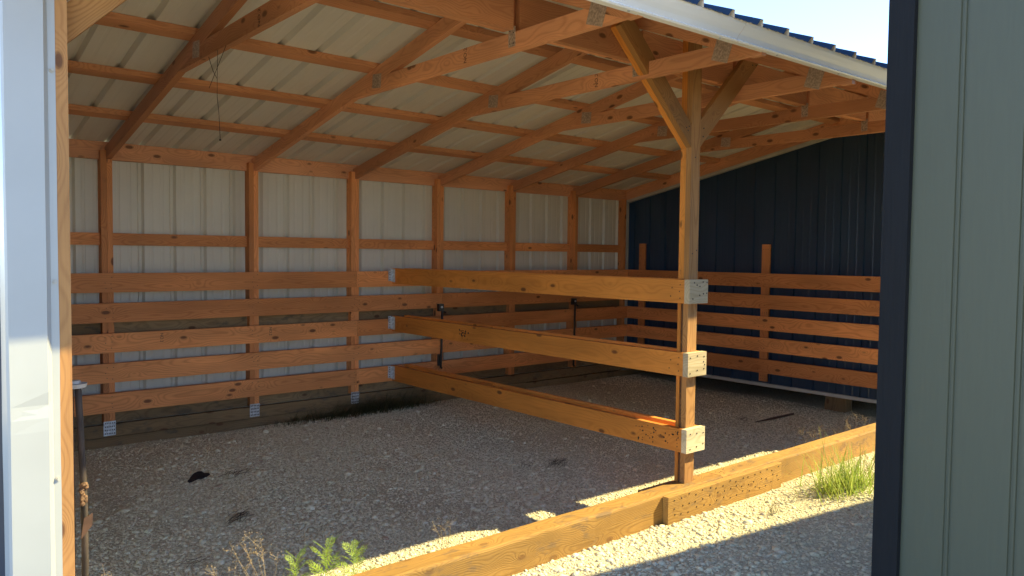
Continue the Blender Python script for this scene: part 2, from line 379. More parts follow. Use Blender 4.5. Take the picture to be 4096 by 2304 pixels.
# roof sheets : underside z = 2.224+.2d (back) and 2.66-.41(d-3.665) (front), d=-y
def zb(d): return 2.224 + 0.2 * d
def tilt(x): return max(-0.01, min(0.04, 0.0125 * (x + 0.2)))
def zf(d): return 2.66 - 0.41 * (d - 3.665)
RID = 3.18
pr = panel_profile(-2.12, 8.3, -1.931, h=0.030, w=0.85, mh=0.0015)  # roof, cap and eave extended unseen past X1 to block sun there
nb = Vector((0, 0.2, 1)).normalized(); nf_ = Vector((0, -0.41, 1)).normalized()
sheet('roof_panel', pr, lambda x: (x, 0.22, zb(-0.22)), lambda x: (x, -RID, zb(RID)), nb, [METAL_ROOF_IN, ROOF_BLUE], shed)
sheet('roof_panel', pr, lambda x: (x, -RID, zb(RID) + 0.001), lambda x: (x, -4.075, zf(4.075) + tilt(x)), nf_, [METAL_ROOF_IN, ROOF_BLUE], shed)
g = G(); g.add([(-2.12, -3.05, 2.862), (8.3, -3.05, 2.862), (8.3, -3.18, 2.905), (-2.12, -3.18, 2.905), (8.3, -3.32, 2.86), (-2.12, -3.32, 2.86)], [(0, 1, 2, 3), (3, 2, 4, 5)])
g.make('ridge_cap', ROOF_BLUE, shed)
# back wall sheet
sheet('wall_panel', panel_profile(X0, X1, -1.931), lambda x: (x, 0.0895, 0.0), lambda x: (x, 0.0895, 2.205), (0, 1, 0), [METAL_IN, METAL_BLUE], shed)
# left end wall (its outer face shows as a sliver beside the corner trim)
sheet('wall_panel', [(-y, o) for y, o in reversed(panel_profile(-0.11, 3.30, 0.0))], lambda y: (X0, y, -0.05), lambda y: (X0, y, zb(-y) - 0.03 if y > -RID else zf(-y) - 0.03), (-1, 0, 0), [METAL_IN, METAL_BLUE], shed)
# studs on the back wall : two plies, right ply carries the truss
SX = [-1.95, -1.0744, 0, 0.9144, 1.8288, 2.7432, 3.6576]
for i, x in enumerate(SX):
    g = G(); g.box((x, 0, 0.178), (x + 0.0372, 0.0885, 2.0855)); g.box((x, 0, 2.0855), (x + 0.0372, 0.0495, 2.147)); g.make('stud', FIR, shed, frame((x + .019, .044, 1.1), (0, 0, 1), (0, 1, 0)))
    g = G(); g.box((x + 0.0388, 0.0006, 0.178), (x + 0.076, 0.0885, 2.0855)); g.make('stud', FIR, shed, frame((x + .057, .044, 1.1), (0, 0, 1), (0, 1, 0)))
    if i in (1, 2, 3):
        g = G(); z0 = 0.09; g.box((x - 0.002, -0.0035, z0), (x + 0.078, -0.0005, z0 + 0.105))
        for a in range(4):
            for b in range(6): g.box((x + 0.006 + b * 0.012, -0.0055, z0 + 0.011 + a * 0.025), (x + 0.012 + b * 0.012, -0.0033, z0 + 0.021 + a * 0.025), 1)
        g.make('nail_plate', [GALV, NAIL], shed)
box('stud', (4.50, 0.0, 0.178), (4.538, 0.0885, 2.1), FIR, shed)
# skirt, infill boards, girt, plate
box('skirt_board', (X0, 0.0, -0.12), (2.99, 0.038, 0.076), TREAT_OLD, shed); box('skirt_board', (2.993, 0.002, -0.12), (4.95, 0.040, 0.07), TREAT_OLD, shed)
box('skirt_board', (X0, 0.0015, 0.079), (4.6, 0.0385, 0.170), TREAT_OLD, shed)
XS = [X0] + [v for x in SX[1:] for v in (x - 0.001, x + 0.077)] + [4.499]
for a, b in zip(XS[0::2], XS[1::2]):
    if b - a > 0.1:
        box('girt', (a, 0.0515, 1.471), (b, 0.0885, 1.559), FIR, shed)
        box('infill_board', (a, 0.0515, 0.775), (b, 0.0885, 0.915), TREAT_OLD, shed)
        box('infill_board', (a, 0.0515, 0.172), (b, 0.0885, 0.262), TREAT_OLD, shed)
ends = [(X0, -1.0745), (-0.997, -0.0005), (0.0775, 0.9139), (0.992, 1.8283), (1.9065, 2.7427), (2.8205, 3.6571), (3.735, 4.60)]
for a, b in ((X0, 1.868), (1.869, 4.60)): box('top_plate', (a, 0.0505, 2.0865), (b, 0.0880, 2.212), FIR_RED, shed)
box('rear_light_block', (X0, 0.118, 1.98), (4.7, 0.138, 2.19), FIR_RED, shed)  # unseen board added outside to stop sky leaking in above the wall
# trusses
def truss(x, stamps=None, knee=True):
    xa, xb = x + 0.0388, x + 0.0768
    lo = lambda d: 2.094 + 0.2 * d
    up = lambda d: 2.1845 + 0.2 * d
    lf = lambda d: 2.522 - 0.41 * (d - 3.665)
    t = bpy.data.objects.new('truss', None); t.empty_display_size = 0.1; link(t, shed, Matrix.Translation((xa, 0, 2.1)))
    prism_x('top_chord', [(0.048, lo(-0.048)), (0.048, up(-0.048)), (-3.178, up(3.178)), (-3.178, lo(3.178))], xa, xb, FIR_RED, t, (-1, 0.2))
    prism_x('bottom_chord', [(-1.64, 2.4215), (-2.075, 2.508), (-3.694, 2.509), (-3.912, 2.4205), (-3.86, 2.4195)], xa + 0.0004, xb - 0.0004, FIR_RED, t, (-1, 0))
    prism_x('top_chord', [(-3.181, lf(3.181)), (-3.181, lf(3.181) + 0.098), (-4.0, lf(4.0) + 0.098), (-4.0, 2.413), (-3.932, 2.413)], xa, xb, FIR_RED, t, (-1, -0.41))
    for (cy, cz, w, h, a, m) in ((-1.93, 2.485, 0.10, 0.085, -0.1, GALV_DARK), (-3.775, 2.478, 0.10, 0.115, -0.32, GALV_DARK)):
        g = G(); M = frame((xa - 0.0012, cy, cz), (0, -math.cos(a), math.sin(a)), (0, 0, 1))
        def lb(u0, u1, w0, w1, e0, e1):
            g.add([M @ Vector((u, e, w_)) for u in (u0, u1) for e in (e0, e1) for w_ in (w0, w1)], BOXF)
        lb(-w / 2, w / 2, -h / 2, h / 2, -0.0012, 0.0012)
        for i in range(4):
            for j in range(8): lb(-w / 2 + 0.01 + i * 0.024, -w / 2 + 0.018 + i * 0.024, -h / 2 + 0.006 + j * h / 8.4, -h / 2 + 0.010 + j * h / 8.4, -0.003, 0.003)
        g.make('nail_plate', m, t)
    if stamps:
        for (y, z, s, tx) in stamps:
            # text on the face looking towards -X : reads along the height of the chord
            M = Matrix(((0, 0, -1, xa - 0.0004), (0, 1, 0, y), (1, 0, 0, z), (0, 0, 0, 1)))
            stamp(tx, s, M, t)
    g = G(); zt = 2.455
    g.box((xa - 0.003, -3.235, 2.44), (xa - 0.0002, -3.185, 2.535))
    for dy, dz in ((-3.223, 2.455), (-3.197, 2.455), (-3.223, 2.505), (-3.197, 2.515)): g.disc((xa - 0.003, dy, dz), (-1, 0, 0), 0.0035)
    g.make('strap_plate', [GALV_DARK, NAIL], t)
    return t
truss(-1.95 - 0.06)
for i, x in enumerate(SX[1:]):
    truss(x, {0: [(-2.76, 2.462, 0.035, 'NO.2')], 1: [(-2.832, 2.47, 0.035, 'NO.2')], 2: [(-2.904, 2.468, 0.035, 'NO.2')]}.get(i))
# end rafter against the blue wall
prism_x('end_rafter', [(0.048, 2.0845), (0.048, 2.211), (-3.178, 2.856), (-3.178, 2.730)], 4.578, 4.614, FIR_RED, shed, (-1, 0.2))
prism_x('end_rafter', [(-3.181, 2.72), (-3.181, 2.818), (-4.0, 2.482), (-4.0, 2.413), (-3.932, 2.413)], 4.578, 4.614, FIR_RED, shed, (-1, -0.41))
# purlins (flat 2x4 on the rafters), each in three lengths
def purlin(d0, front=False):
    cut = [-2.1, 0.17, 2.5, 4.88]
    for k in range(3):
        if front:
            n = nf_; a = Vector((0, -d0, zf(d0) - 0.0015)); u = Vector((0, 1, 0.41)).normalized()
        else:
            n = nb; a = Vector((0, -d0, zb(d0) - 0.0015)); u = Vector((0, 1, -0.2)).normalized()
        g = G(); x0, x1 = cut[k] + 0.001, cut[k + 1] - 0.001
        q = [a, a + u * 0.087, a + u * 0.087 - n * 0.0365, a - n * 0.0365]
        g.add([(x, p.y, p.z) for x in (x0, x1) for p in q], [(0, 1, 2, 3), (7, 6, 5, 4), (0, 4, 5, 1), (1, 5, 6, 2), (2, 6, 7, 3), (3, 7, 4, 0)])
        c = a + u * 0.044 - n * 0.018
        g.make('purlin', FIR_RED, shed, frame(((x0 + x1) / 2, c.y, c.z), (1, 0, 0), n))
for d in (0.61, 1.26, 1.90, 2.555, 3.165): purlin(d)
for d in (3.29, 3.68, 3.995): purlin(d, True)
# header : two plies between the trusses
hx = [-1.93] + [v for x in SX[1:] for v in (x + 0.0385, x + 0.0772)] + [4.577]
for a, b in zip(hx[0::2], hx[1::2]):
    box('header', (a + .001, -3.2215, 2.521), (b - .001, -3.1845, 2.703), FIR_RED, shed)
    box('header', (a + .001, -3.1825, 2.523), (b - .001, -3.146, 2.703), FIR_RED, shed)
# eave trim : white metal square to the front slope, two lengths
for a, b in ((-2.15, -1.0), (-0.9995, 0.716), (0.718, 3.0), (3.001, 8.3)):
    prof = [(-4.030, 2.5095), (-4.066, 2.4945), (-4.060, 2.482), (-4.044, 2.462), (-4.030, 2.447), (-4.016, 2.428), (-4.026, 2.420), (-4.020, 2.414), (-3.996, 2.411)]
    n = len(prof); v = [(x, y, z + tilt(x)) for x in (a, b) for y, z in prof] + [(x, y + 0.0012, z - 0.0006 + tilt(x)) for x in (a, b) for y, z in prof]
    f = []
    for i in range(n - 1): f += [(i, i + 1, n + i + 1, n + i), (2 * n + i, 3 * n + i, 3 * n + i + 1, 2 * n + i + 1)]
    f += [(i, 2 * n + i, 2 * n + i + 1, i + 1) for i in range(n - 1)] + [(n + i, n + i + 1, 3 * n + i + 1, 3 * n + i) for i in range(n - 1)]
    et = mobj('eave_trim', v, f, EAVE, shed, Matrix.Translation((a, -4.03, 2.48)))
    x = a + 0.35
    while x < min(b, 4.0): g = G(); g.disc((x, -4.012, 2.4125 + tilt(x)), (0, -0.1, -1), 0.006, 0.004, 0); g.make('screw', [WHITE], et); x += 0.62
# --- left front corner : corner post, white corner trim, knee brace
box('corner_post', (-1.9255, -3.352, -0.05), (-1.889, -3.24, 2.50), CORNERW, shed)
box('corner_post', (-2.04, -3.345, -0.05), (-1.928, -3.30, 2.55), TREAT_POST, shed)
prof = [(-2.066, -3.26), (-2.066, -3.366), (-2.060, -3.376), (-1.9585, -3.378), (-1.944, -3.3555), (-1.9235, -3.3545), (-1.9235, -3.350)]
n = len(prof); Z0, Z1 = -0.02, 2.42
zz = [Z0 + (Z1 - Z0) * i / 60 for i in range(61)]
v = []
for dx in (0, 1):
    for z in zz:
        for i, (x, y) in enumerate(prof):
            dent = -0.006 * math.exp(-((z - 0.95) / 0.03) ** 2) * (i == 3) - 0.005 * math.exp(-((z - 0.78) / 0.05) ** 2) * (i == 1)
            wob = 0.0016 * noise.noise(Vector((i * 2.2, z * 3, 1)))
            v.append((x - wob, y - dent + wob + dx * 0.0012, z))
m = len(zz); f = []
for q in (0, 1):
    for j in range(m - 1):
        for i in range(n - 1):
            a = q * m * n + j * n + i; quad = (a, a + 1, a + n + 1, a + n); f.append(quad if q == 0 else quad[::-1])
ct = mobj('corner_trim', v, f, WHITE, shed, Matrix.Translation((-2.0, -3.36, 1.2)))
for z in (1.985, 1.335, 0.715, 0.05):
    g = G(); c = Vector((-1.9335, -3.356, z)); g.disc(c, (0.05, -1, 0), 0.0075, 0.003, 0, 12); g.disc(c - Vector((0, 0.0025, 0)), (0.05, -1, 0), 0.0042, 0.006, 0, 6)
    g.make('screw', OFFWHITE, ct)
prism_y('knee_brace', [(-1.889, 2.080), (-1.32, 2.649), (-1.32, 2.775), (-1.889, 2.206)], -3.30, -3.225, TREAT_POST, shed, (1, 1))
# --- middle post with its two braces
box('post', (1.350, -3.300, 0.073), (1.437, -3.2645, 2.80), TREAT_POST, shed)
box('post', (1.351, -3.2625, 1.30), (1.436, -3.224, 2.80), FIR_DIV, shed)
box('post', (1.356, -3.2625, 0.073), (1.432, -3.248, 1.30), STAINED, shed)
box('post', (1.350, -3.2465, 0.073), (1.436, -3.224, 1.299), FIR_DIV, shed)
for y0, y1 in ((-3.300, -3.2635), (-3.2620, -3.226)):
    prism_y('knee_brace', [(1.3485, 2.075), (1.3485, 2.205), (0.795, 2.735), (0.715, 2.660)], y0, y1, FIR_DIV if y0 > -3.3 else TREAT_POST, shed, (-1, 0.96))
prism_y('knee_brace', [(1.4385, 2.085), (2.065, 2.700), (1.905, 2.700), (1.4385, 2.245)], -3.298, -3.262, TREAT_POST, shed, (1, 0.98))
g = G()
for q in ((1.30, 2.145), (1.325, 2.155), (1.315, 2.13)): g.disc((q[0], -3.3005, q[1] + 0.04), (0, -1, 0), 0.004)
for q in ((2.01, 2.66), (1.97, 2.655), (1.47, 2.20), (1.465, 2.15)): g.disc((q[0], -3.2985, q[1]), (0, -1, 0), 0.0045)
for q in ((1.39, 2.02), (1.38, 1.45), (1.42, 1.47)): g.disc((q[0], -3.3002, q[1]), (0, -1, 0), 0.004)
g.make('brace_nails', [NAIL, NAIL], shed)
# white trim that closes the roof line against the blue wall, and the corner strip
prism_x('wall_trim', [(0.04, 2.055), (0.04, 2.084), (-3.17, 2.729), (-3.17, 2.70)], 4.560, 4.6165, OFFWHITE, shed, (-1, 0.2))
box('wall_trim', (4.5565, -0.008, 0.17), (4.5795, 0.0475, 2.09), OFFWHITE, shed)

# ================================================================== BLUE BUILDING (right end)
bb = empty('blue_metal_building', (6.2, -1.6, 0), 'dark navy ribbed metal wall closing the right end of the shed, raised off the gravel', 'building')
prb = [(-y, o) for y, o in reversed(panel_profile(-0.1, 3.42, 0.05, h=0.016, w=0.4, mh=0.0014))]
sheet('wall', prb, lambda y: (X1 + 0.018, y, 0.14), lambda y: (X1 + 0.018, y, min(zb(-y), zf(-y)) - 0.006 if -y > RID else zb(-y) - 0.006), (-1, 0, 0), [METAL_BLUE, METAL_BLUE], bb)
g = G(); g.box((X1 + 0.02, -3.42, 0.135), (8.2, 0.1, 2.18)); g.make('wall_core', METAL_BLUE, bb)
g = G(); g.add([(x, y, z) for x in (X1 + 0.021, 8.2) for y, z in ((0.1, 2.181), (-3.42, 2.181), (-3.42, 2.72), (-3.18, 2.81), (0.1, 2.186))], [(0, 1, 2, 3, 4), (9, 8, 7, 6, 5), (0, 5, 6, 1), (1, 6, 7, 2), (2, 7, 8, 3), (3, 8, 9, 4)]); g.make('gable', METAL_BLUE, bb)
box('base_trim', (X1 - 0.012, -3.43, 0.118), (X1 + 0.019, 0.0, 0.150), OFFWHITE, bb)
bl = box('support_block', (4.72, -2.62, -0.12), (4.86, -2.42, 0.134), TREAT_OLD, None); tag(bl, 'brown wooden block propping up the blue wall off the gravel', 'wood block')
g = G(); g.box((5.5, -3.38, -0.3), (8.1, 0.04, 0.132)); g.box((4.64, 0.02, -0.3), (8.1, 0.08, 0.133)); g.make('underfloor_light_block', TREAT_OLD, bb)  # unseen boxes added to block light and keep the gap below the wall dark

# ================================================================== FENCES
RZ = [1.2696, 1.0538, 0.8348, 0.6183, 0.4015]; RH = 0.1385
bf = empty('back_rail_fence', (1.3, -0.02, 0), 'five horizontal orange boards nailed across the studs of the long back wall', 'fence')
seams = [[0.952], [1.868], [0.9515], [-0.02, 1.868], [0.950]]
for i, z in enumerate(RZ):
    cuts = [X0 + 0.004] + [s for s in seams[i] if i != 3 or s > 0] + [4.5436 if i % 2 else 4.58]
    for q in ((0.158, -0.684) if i == 2 else ()): stamp('NO.2', 0.03, Matrix(((0, 1, 0, q), (0, 0, -1, -0.0382), (-1, 0, 0, 0.785), (0, 0, 0, 1))), bf)
    for a, b in zip(cuts[:-1], cuts[1:]):
        nl = []
        for x in SX:
            for dx in (0.012, 0.055):
                for q in (0.03, 0.07, 0.11):
                    if a + 0.01 < x + dx < b - 0.01 and random.random() < 0.8: nl.append(((x + dx + random.uniform(-.008, .008), -0.0378, z - q + random.uniform(-.01, .01)), (0, -1, 0), 0.0028))
        box('rail', (a + 0.0008, -0.0378, z - RH), (b - 0.0008, -0.0006, z), FIR, bf, nails=nl)
sf = empty('side_rail_fence', (4.56, -1.6, 0), 'five horizontal orange boards on two upright stubs in front of the dark blue wall', 'fence')
for z in RZ:
    nl = [((4.5434, -y, z - q), (-1, 0, 0), 0.003) for y in (0.19, 0.24, 1.79, 1.85) for q in (0.03, 0.105)]
    box('rail', (4.5436, -3.33, z - RH), (4.5810, -0.0385, z), FIR, sf, nails=nl)
for y0, y1, zt in ((-0.262, -0.172, 1.576), (-1.872, -1.782, 1.562)):
    nl = [((4.5818, y0 + 0.02 + k * 0.025, zz_), (-1, 0, 0), 0.003) for k in range(3) for zz_ in (zt - 0.05, 0.23, 0.20, 0.86, 0.875)]
    box('upright', (4.5820, y0, 0.175), (4.6015, y1, zt), FIR, sf, nails=nl)

# ================================================================== DIVIDER
dv = empty('stall_divider', (1.39, -1.6, 0), 'three pairs of boards from the middle post to the back wall, with pale end blocks', 'divider')
DZ = [1.2957, 0.8617, 0.4060]; DH = 0.140
for i, z in enumerate(DZ):
    n1 = [((1.3113, -3.30 + a, z - b), (-1, 0, 0), 0.0035) for a, b in ((0.03, 0.03), (0.035, 0.07), (0.03, 0.11), (0.09, 0.05), (0.1, 0.1))]
    if i == 2: n1 += [((1.3113, -3.30 + random.uniform(0.02, 0.35), z - random.uniform(0.02, 0.12)), (-1, 0, 0), random.uniform(0.002, 0.006)) for _ in range(34)]
    if i == 1: n1 += [((1.3113, -1.116 + random.gauss(0, .028), z - 0.065 + random.gauss(0, .022)), (-1, 0, 0), random.uniform(0.003, 0.008)) for _ in range(26)]
    box('rail', (1.3115, -3.2995, z - DH), (1.3490, -0.0395, z), FIR_DIV, dv, nails=n1)
    box('rail', (1.4385, -3.2985, z - DH), (1.4760, -0.0395, z + 0.001), FIR_DIV, dv)
    bx0, bx1 = (1.3112, 1.492)
    nl = []
    for (u, w) in {0: ((.25, .12), (.72, .1), (.93, .12), (.4, .22), (.55, .28), (.18, .8), (.55, .66), (.75, .6), (.93, .58)), 1: ((.12, .2), (.5, .14), (.86, .2), (.12, .86), (.5, .76), (.86, .72), (.84, .42), (.9, .55)), 2: ((.2, .2), (.55, .22), (.9, .25), (.2, .85), (.55, .8), (.9, .72))}[i]:
        nl.append(((bx0 + (bx1 - bx0) * u, -3.3375, z - DH * w), (0, -1, 0), 0.0045))
    box('end_block', (bx0, -3.3370, z - DH - 0.001), (bx1, -3.3003, z + 0.0012), CAPW, dv, axis=0, nails=nl)
    # galvanised hanger at the back fence
    g = G(); g.box((1.268, -0.0395, z - 0.115), (1.300, -0.0382, z - 0.002)); g.box((1.3092, -0.085, z - 0.125), (1.3112, -0.0385, z - 0.006)); g.box((1.300, -0.0405, z - 0.12), (1.3095, -0.0382, z - 0.01))
    for k in range(5): g.disc((1.284, -0.0398, z - 0.015 - k * 0.022), (0, -1, 0), 0.004, 0.003, 1)
    g.make('hanger', [GALV, NAIL], dv)
    if i: box('spacer', (1.3495, -1.35, z - 0.10), (1.438, -1.25, z - 0.003), FIR_DIV, dv, axis=0)

# ================================================================== SILL TIMBER
def timber(name, x0, x1, y0, y1, z0, z1, mat, parent, rough=0.004, bev=0.012, seg=0.06, nails=None):
    """rounded, slightly worn timber along x"""
    sec = []
    for (cy, cz, a0) in ((y0 + bev, z1 - bev, 180), (y1 - bev, z1 - bev, 90), (y1 - bev, z0 + bev, 0), (y0 + bev, z0 + bev, -90)):
        for a in (0, -45, -90): 
            t = math.radians(a0 + a); sec.append((cy + bev * math.cos(t), cz + bev * math.sin(t)))
    n = len(sec); k = max(2, int((x1 - x0) / seg)); v = []
    for i in range(k + 1):
        x = x0 + (x1 - x0) * i / k
        for j, (y, z) in enumerate(sec):
            d = noise.noise(Vector((x * 2.2, j // 3 * 3.1, z0))) * rough + noise.noise(Vector((x * 9, j * 1.3, 4))) * rough * 0.5
            v.append((x, y + d, z + d * 0.6))
    f = [(i * n + j, (i + 1) * n + j, (i + 1) * n + (j + 1) % n, i * n + (j + 1) % n) for i in range(k) for j in range(n)]
    f += [tuple(range(n)), tuple(k * n + j for j in range(n))[::-1]]
    g = G(); g.add(v, f)
    for q in (nails or []): g.disc(*q)
    return g.make(name, [mat, NAIL], parent, frame(((x0 + x1) / 2, (y0 + y1) / 2, (z0 + z1) / 2), (1, 0, 0)))
sill = empty('sill_timber', (1.3, -3.29, 0), 'long yellowish treated timber lying on the gravel across the open front of the shed', 'timber')
timber('beam', -1.88, 1.66, -3.358, -3.223, -0.15, 0.072, TREAT, sill)
timber('beam', 1.664, 4.62, -3.357, -3.224, -0.15, 0.0725, TREAT, sill, nails=[((1.69 + random.uniform(0, .16), random.uniform(-3.33, -3.24), 0.072), (0, 0, 1), 0.004) for _ in range(9)])
nl = []
for k in range(17):
    for q in range(3): nl.append(((1.13 + k * 0.068 + random.uniform(-.012, .012), -3.4005, 0.045 - q * 0.045 + random.uniform(-.01, .01)), (0, -1, 0), 0.0045))
timber('splice_board', 1.072, 2.268, -3.400, -3.3605, -0.10, 0.066, TREAT, sill, rough=0.0012, bev=0.003, nails=nl)
sh = box('shim_board', (1.06, -3.222, -0.06), (1.44, -3.184, 0.060), TREAT_OLD, None); tag(sh, 'short dark board on edge behind the sill at the foot of the middle post', 'board')

# ================================================================== GREEN BUILDING (right foreground)
gb = empty('green_sided_building', (2.5, -7.0, 0), 'building with grey green grooved siding and a navy corner board, at the right edge', 'building')
th = math.radians(8); P0 = Vector((0.2, -4.96, 0)); fd = Vector((-math.sin(th), -math.cos(th), 0)); bd = Vector((math.cos(th), -math.sin(th), 0))
MG = Matrix(((fd.x, bd.x, 0, P0.x), (fd.y, bd.y, 0, P0.y), (0, 0, 1, 0), (0, 0, 0, 1)))
def gbox(name, a, b, mat, bevel=0):
    g = G(); g.box(a, b); g.v = [tuple(MG @ Vector(p)) for p in g.v]; return g.make(name, mat, gb, MG)
HT = 3.33
# siding west face as profile with grooves
pts = []; s = 0.0; s_g = 0.220
xs_ = [(0.0, 0.0)]
while s_g < 1.5:
    for gg in (s_g - 0.006, s_g + 0.010): xs_ += [(gg - 0.005, 0), (gg - 0.003, 0.005), (gg + 0.003, 0.005), (gg + 0.005, 0)]
    s_g += 0.1865
xs_.append((1.6, 0.0))
v = [MG @ Vector((x, o, z)) for z in (-0.02, HT - 0.01) for x, o in xs_]; n = len(xs_)
mobj('siding', v, [(i, i + 1, n + i + 1, n + i) for i in range(n - 1)], SIDING, gb, MG)
gbox('wall_core', (0.012, 0.008, -0.05), (1.6, 6.0, HT - 0.012), SIDING)  # unseen height, width and depth shaped for the cast shadow and bounced sun
gbox('corner_board', (-0.012, -0.020, -0.06), (0.075, -0.001, HT - 0.02), NAVYB)
gbox('corner_board', (-0.011, 0.0, -0.06), (0.0115, 0.10, HT - 0.02), NAVYB)
gbox('roof', (-0.028, -0.03, HT - 0.008), (1.7, 6.1, HT + 0.02), ROOF_BLUE)

# ================================================================== SMALL THINGS
for x, lab in ((1.838, 'black steel bolt rod hanging on the back boards just right of the divider'), (3.632, 'black steel bolt rod hanging on the back boards near the far corner')):
    r_ = empty('bolt_rod', (x, -0.04, 0.9), lab, 'bolt rod', 'black bolt rods hanging on the back fence')
    g = G(); g.tube([(x + 0.014, -0.062, 0.885), (x + 0.008, -0.062, 0.6), (x, -0.062, 0.35 if x < 2 else 0.22), (x + 0.012, -0.062, 0.335 if x < 2 else 0.2)], 0.0115, 8); g.tube([(x + 0.014, -0.062, 0.885), (x + 0.05, -0.075, 0.872)], 0.009, 6); g.make('rod', BLACK, r_)
    g = G(); g.box((x - 0.03, -0.078, 0.885), (x + 0.022, -0.0385, 0.955)); g.disc((x - 0.004, -0.079, 0.925), (0, -1, 0), 0.011, 0.006, 1, 10); g.make('bracket', [BLACK, GALV], r_)
    g = G(); g.box((x - 0.024, -0.056, 0.36), (x - 0.0, -0.0385, 0.47)); g.make('lower_bracket', BLACK, r_)
# rusty pipe at the left
pi = empty('rusty_pipe', (-1.82, -3.1, -0.12), 'rusty black pipe standing against the left corner post with a disc on top', 'pipe')
g = G(); pp = []
for i in range(22):
    z = 0.958 - i * 0.052; k = i / 21
    pp.append((-1.826 + 0.022 * math.sin(k * 3.0) * 0.8 - 0.004 * k, -3.1, z))
g.tube(pp, 0.0112, 12); g.make('pipe', RUST, pi, smooth=True)
g = G(); g.tube([(-1.836, -3.1, 0.958), (-1.836, -3.1, 0.972)], [0.036, 0.04], 16); g.tube([(-1.838, -3.1, 0.9725), (-1.838, -3.1, 0.982)], [0.022, 0.02], 12); g.make('top_disc', OFFWHITE, pi)
g = G(); g.tube([(-1.842, -3.075, 0.95), (-1.842, -3.075, 0.5), (-1.850, -3.08, -0.1)], 0.008, 8); g.make('inner_rod', RUSTPLATE, pi)
g = G(); g.add([(-1.826, -3.118, 0.425), (-1.790, -3.118, 0.468), (-1.788, -3.118, 0.512), (-1.816, -3.118, 0.498), (-1.826, -3.116, 0.425), (-1.790, -3.116, 0.468), (-1.788, -3.116, 0.512), (-1.816, -3.116, 0.498)], [(0, 1, 2, 3), (7, 6, 5, 4), (0, 4, 5, 1), (1, 5, 6, 2), (2, 6, 7, 3), (3, 7, 4, 0)]); g.make('tag_plate', RUSTPLATE, pi)
vv = iv.copy(); g = G(); 
for q in range(16):
    c = Vector((-1.815 + random.uniform(-.009, .009), -3.118 + random.uniform(-.006, .006), 0.55 + q * 0.0045)); r = random.uniform(0.006, 0.011)
    g.add([c + Vector(p) * r * random.uniform(0.8, 1.2) for p in vv], [tuple(t) for t in if_])
tag(g.make('mud_nest', MUD), 'small lump of brown dried mud stuck on the rusty pipe', 'mud nest')
# twine hanging from the truss
g = G(); g.tube([(-1.036, -2.12, 2.41), (-1.04, -2.19, 2.33), (-1.042, -2.255, 2.278), (-1.045, -2.262, 2.19), (-1.04, -2.27, 2.11), (-1.036, -2.275, 1.985)], 0.0016, 5); g.tube([(-1.036, -2.245, 2.42), (-1.041, -2.256, 2.35), (-1.042, -2.255, 2.278)], 0.0014, 5); g.tube([(-1.036, -2.36, 2.42), (-0.99, -2.1, 2.36), (-0.96, -1.9, 2.30)], 0.0014, 5)
g.add([Vector((-1.036, -2.275, 1.98)) + Vector(p) * 0.006 for p in iv], [tuple(t) for t in if_])
tag(g.make('twine', STRING), 'thin dark twine dangling from the leftmost truss under the roof', 'twine')

def patch(cx, cy, L, Wd, name, mat, label, cat, ang=0.0, dz=0.016):
    g = G(); n = 16; v = []
    for i in range(n):
        a = i * 2 * math.pi / n; r = 1 + 0.25 * math.sin(3 * a + cx) + random.uniform(-.15, .15)
        x, y = math.cos(a) * L * r, math.sin(a) * Wd * r; x, y = x * math.cos(ang) - y * math.sin(ang), x * math.sin(ang) + y * math.cos(ang)
        v.append((cx + x, cy + y, gz(cx + x, cy + y) + dz + random.uniform(0, .005)))
    v2 = [(p[0], p[1], p[2] - 0.006) for p in v]; v.append((cx, cy, gz(cx, cy) + dz + 0.003))
    f = [(i, (i + 1) % n, n) for i in range(n)] + [(i, n + 1 + i, n + 1 + (i + 1) % n, (i + 1) % n) for i in range(n)]
    g.add(v + v2, f); return tag(g.make(name, mat), label, cat)
patch(-0.735, -0.99, 0.085, 0.046, 'rubber_scrap', RUBBER, 'torn flat scrap of black rubber lying on the gravel left of the divider', 'rubber scrap', 0.75, 0.008)
def twigs(cx, cy, n, L, label, spread=0.03, ang0=None):
    g = G(); n = int(n * 0.6)
    for _ in range(n):
        a = (ang0 if ang0 is not None else 0) + random.gauss(0, 0.35) + (math.pi if random.random() < .5 else 0); l = L * random.uniform(0.4, 1)
        x, y = cx + random.gauss(0, spread), cy + random.gauss(0, spread); p = []
        for t in (0, .33, .66, 1): 
            xx, yy = x + math.cos(a) * l * (t - .5) + random.gauss(0, .004), y + math.sin(a) * l * (t - .5) + random.gauss(0, .004)
            p.append((xx, yy, gz(xx, yy) + 0.014 + random.uniform(0, .008) + 0.01 * math.sin(t * 3.1)))
        g.tube(p, 0.0012, 4)
    return tag(g.make('twig_bundle', TWIG), label, 'dead twigs', 'dead twigs on the gravel')
twigs(-0.51, -1.10, 22, 0.16, 'small dark tuft of dead twigs just right of the black rubber scrap', ang0=0.7)
twigs(-0.745, -1.75, 34, 0.19, 'flat bundle of dead twigs in the open gravel nearer the left corner post', ang0=0.7)
twigs(-1.15, -2.2, 14, 0.09, 'little clump of dead twigs low left, close to the leafy weeds', ang0=0.3)
twigs(1.54, -2.0, 40, 0.2, 'largest dark tuft of dead twigs below the lowest divider board', ang0=0.3)
twigs(1.30, -1.92, 12, 0.12, 'faint tuft of dead twigs left of the largest tuft under the divider', ang0=0.5)
twigs(3.94, -2.02, 16, 0.16, 'thin scatter of dead twigs on the far right floor beside the flat stick', ang0=0.2)
x0, y0, x1, y1 = 3.98, -2.13, 4.36, -2.30
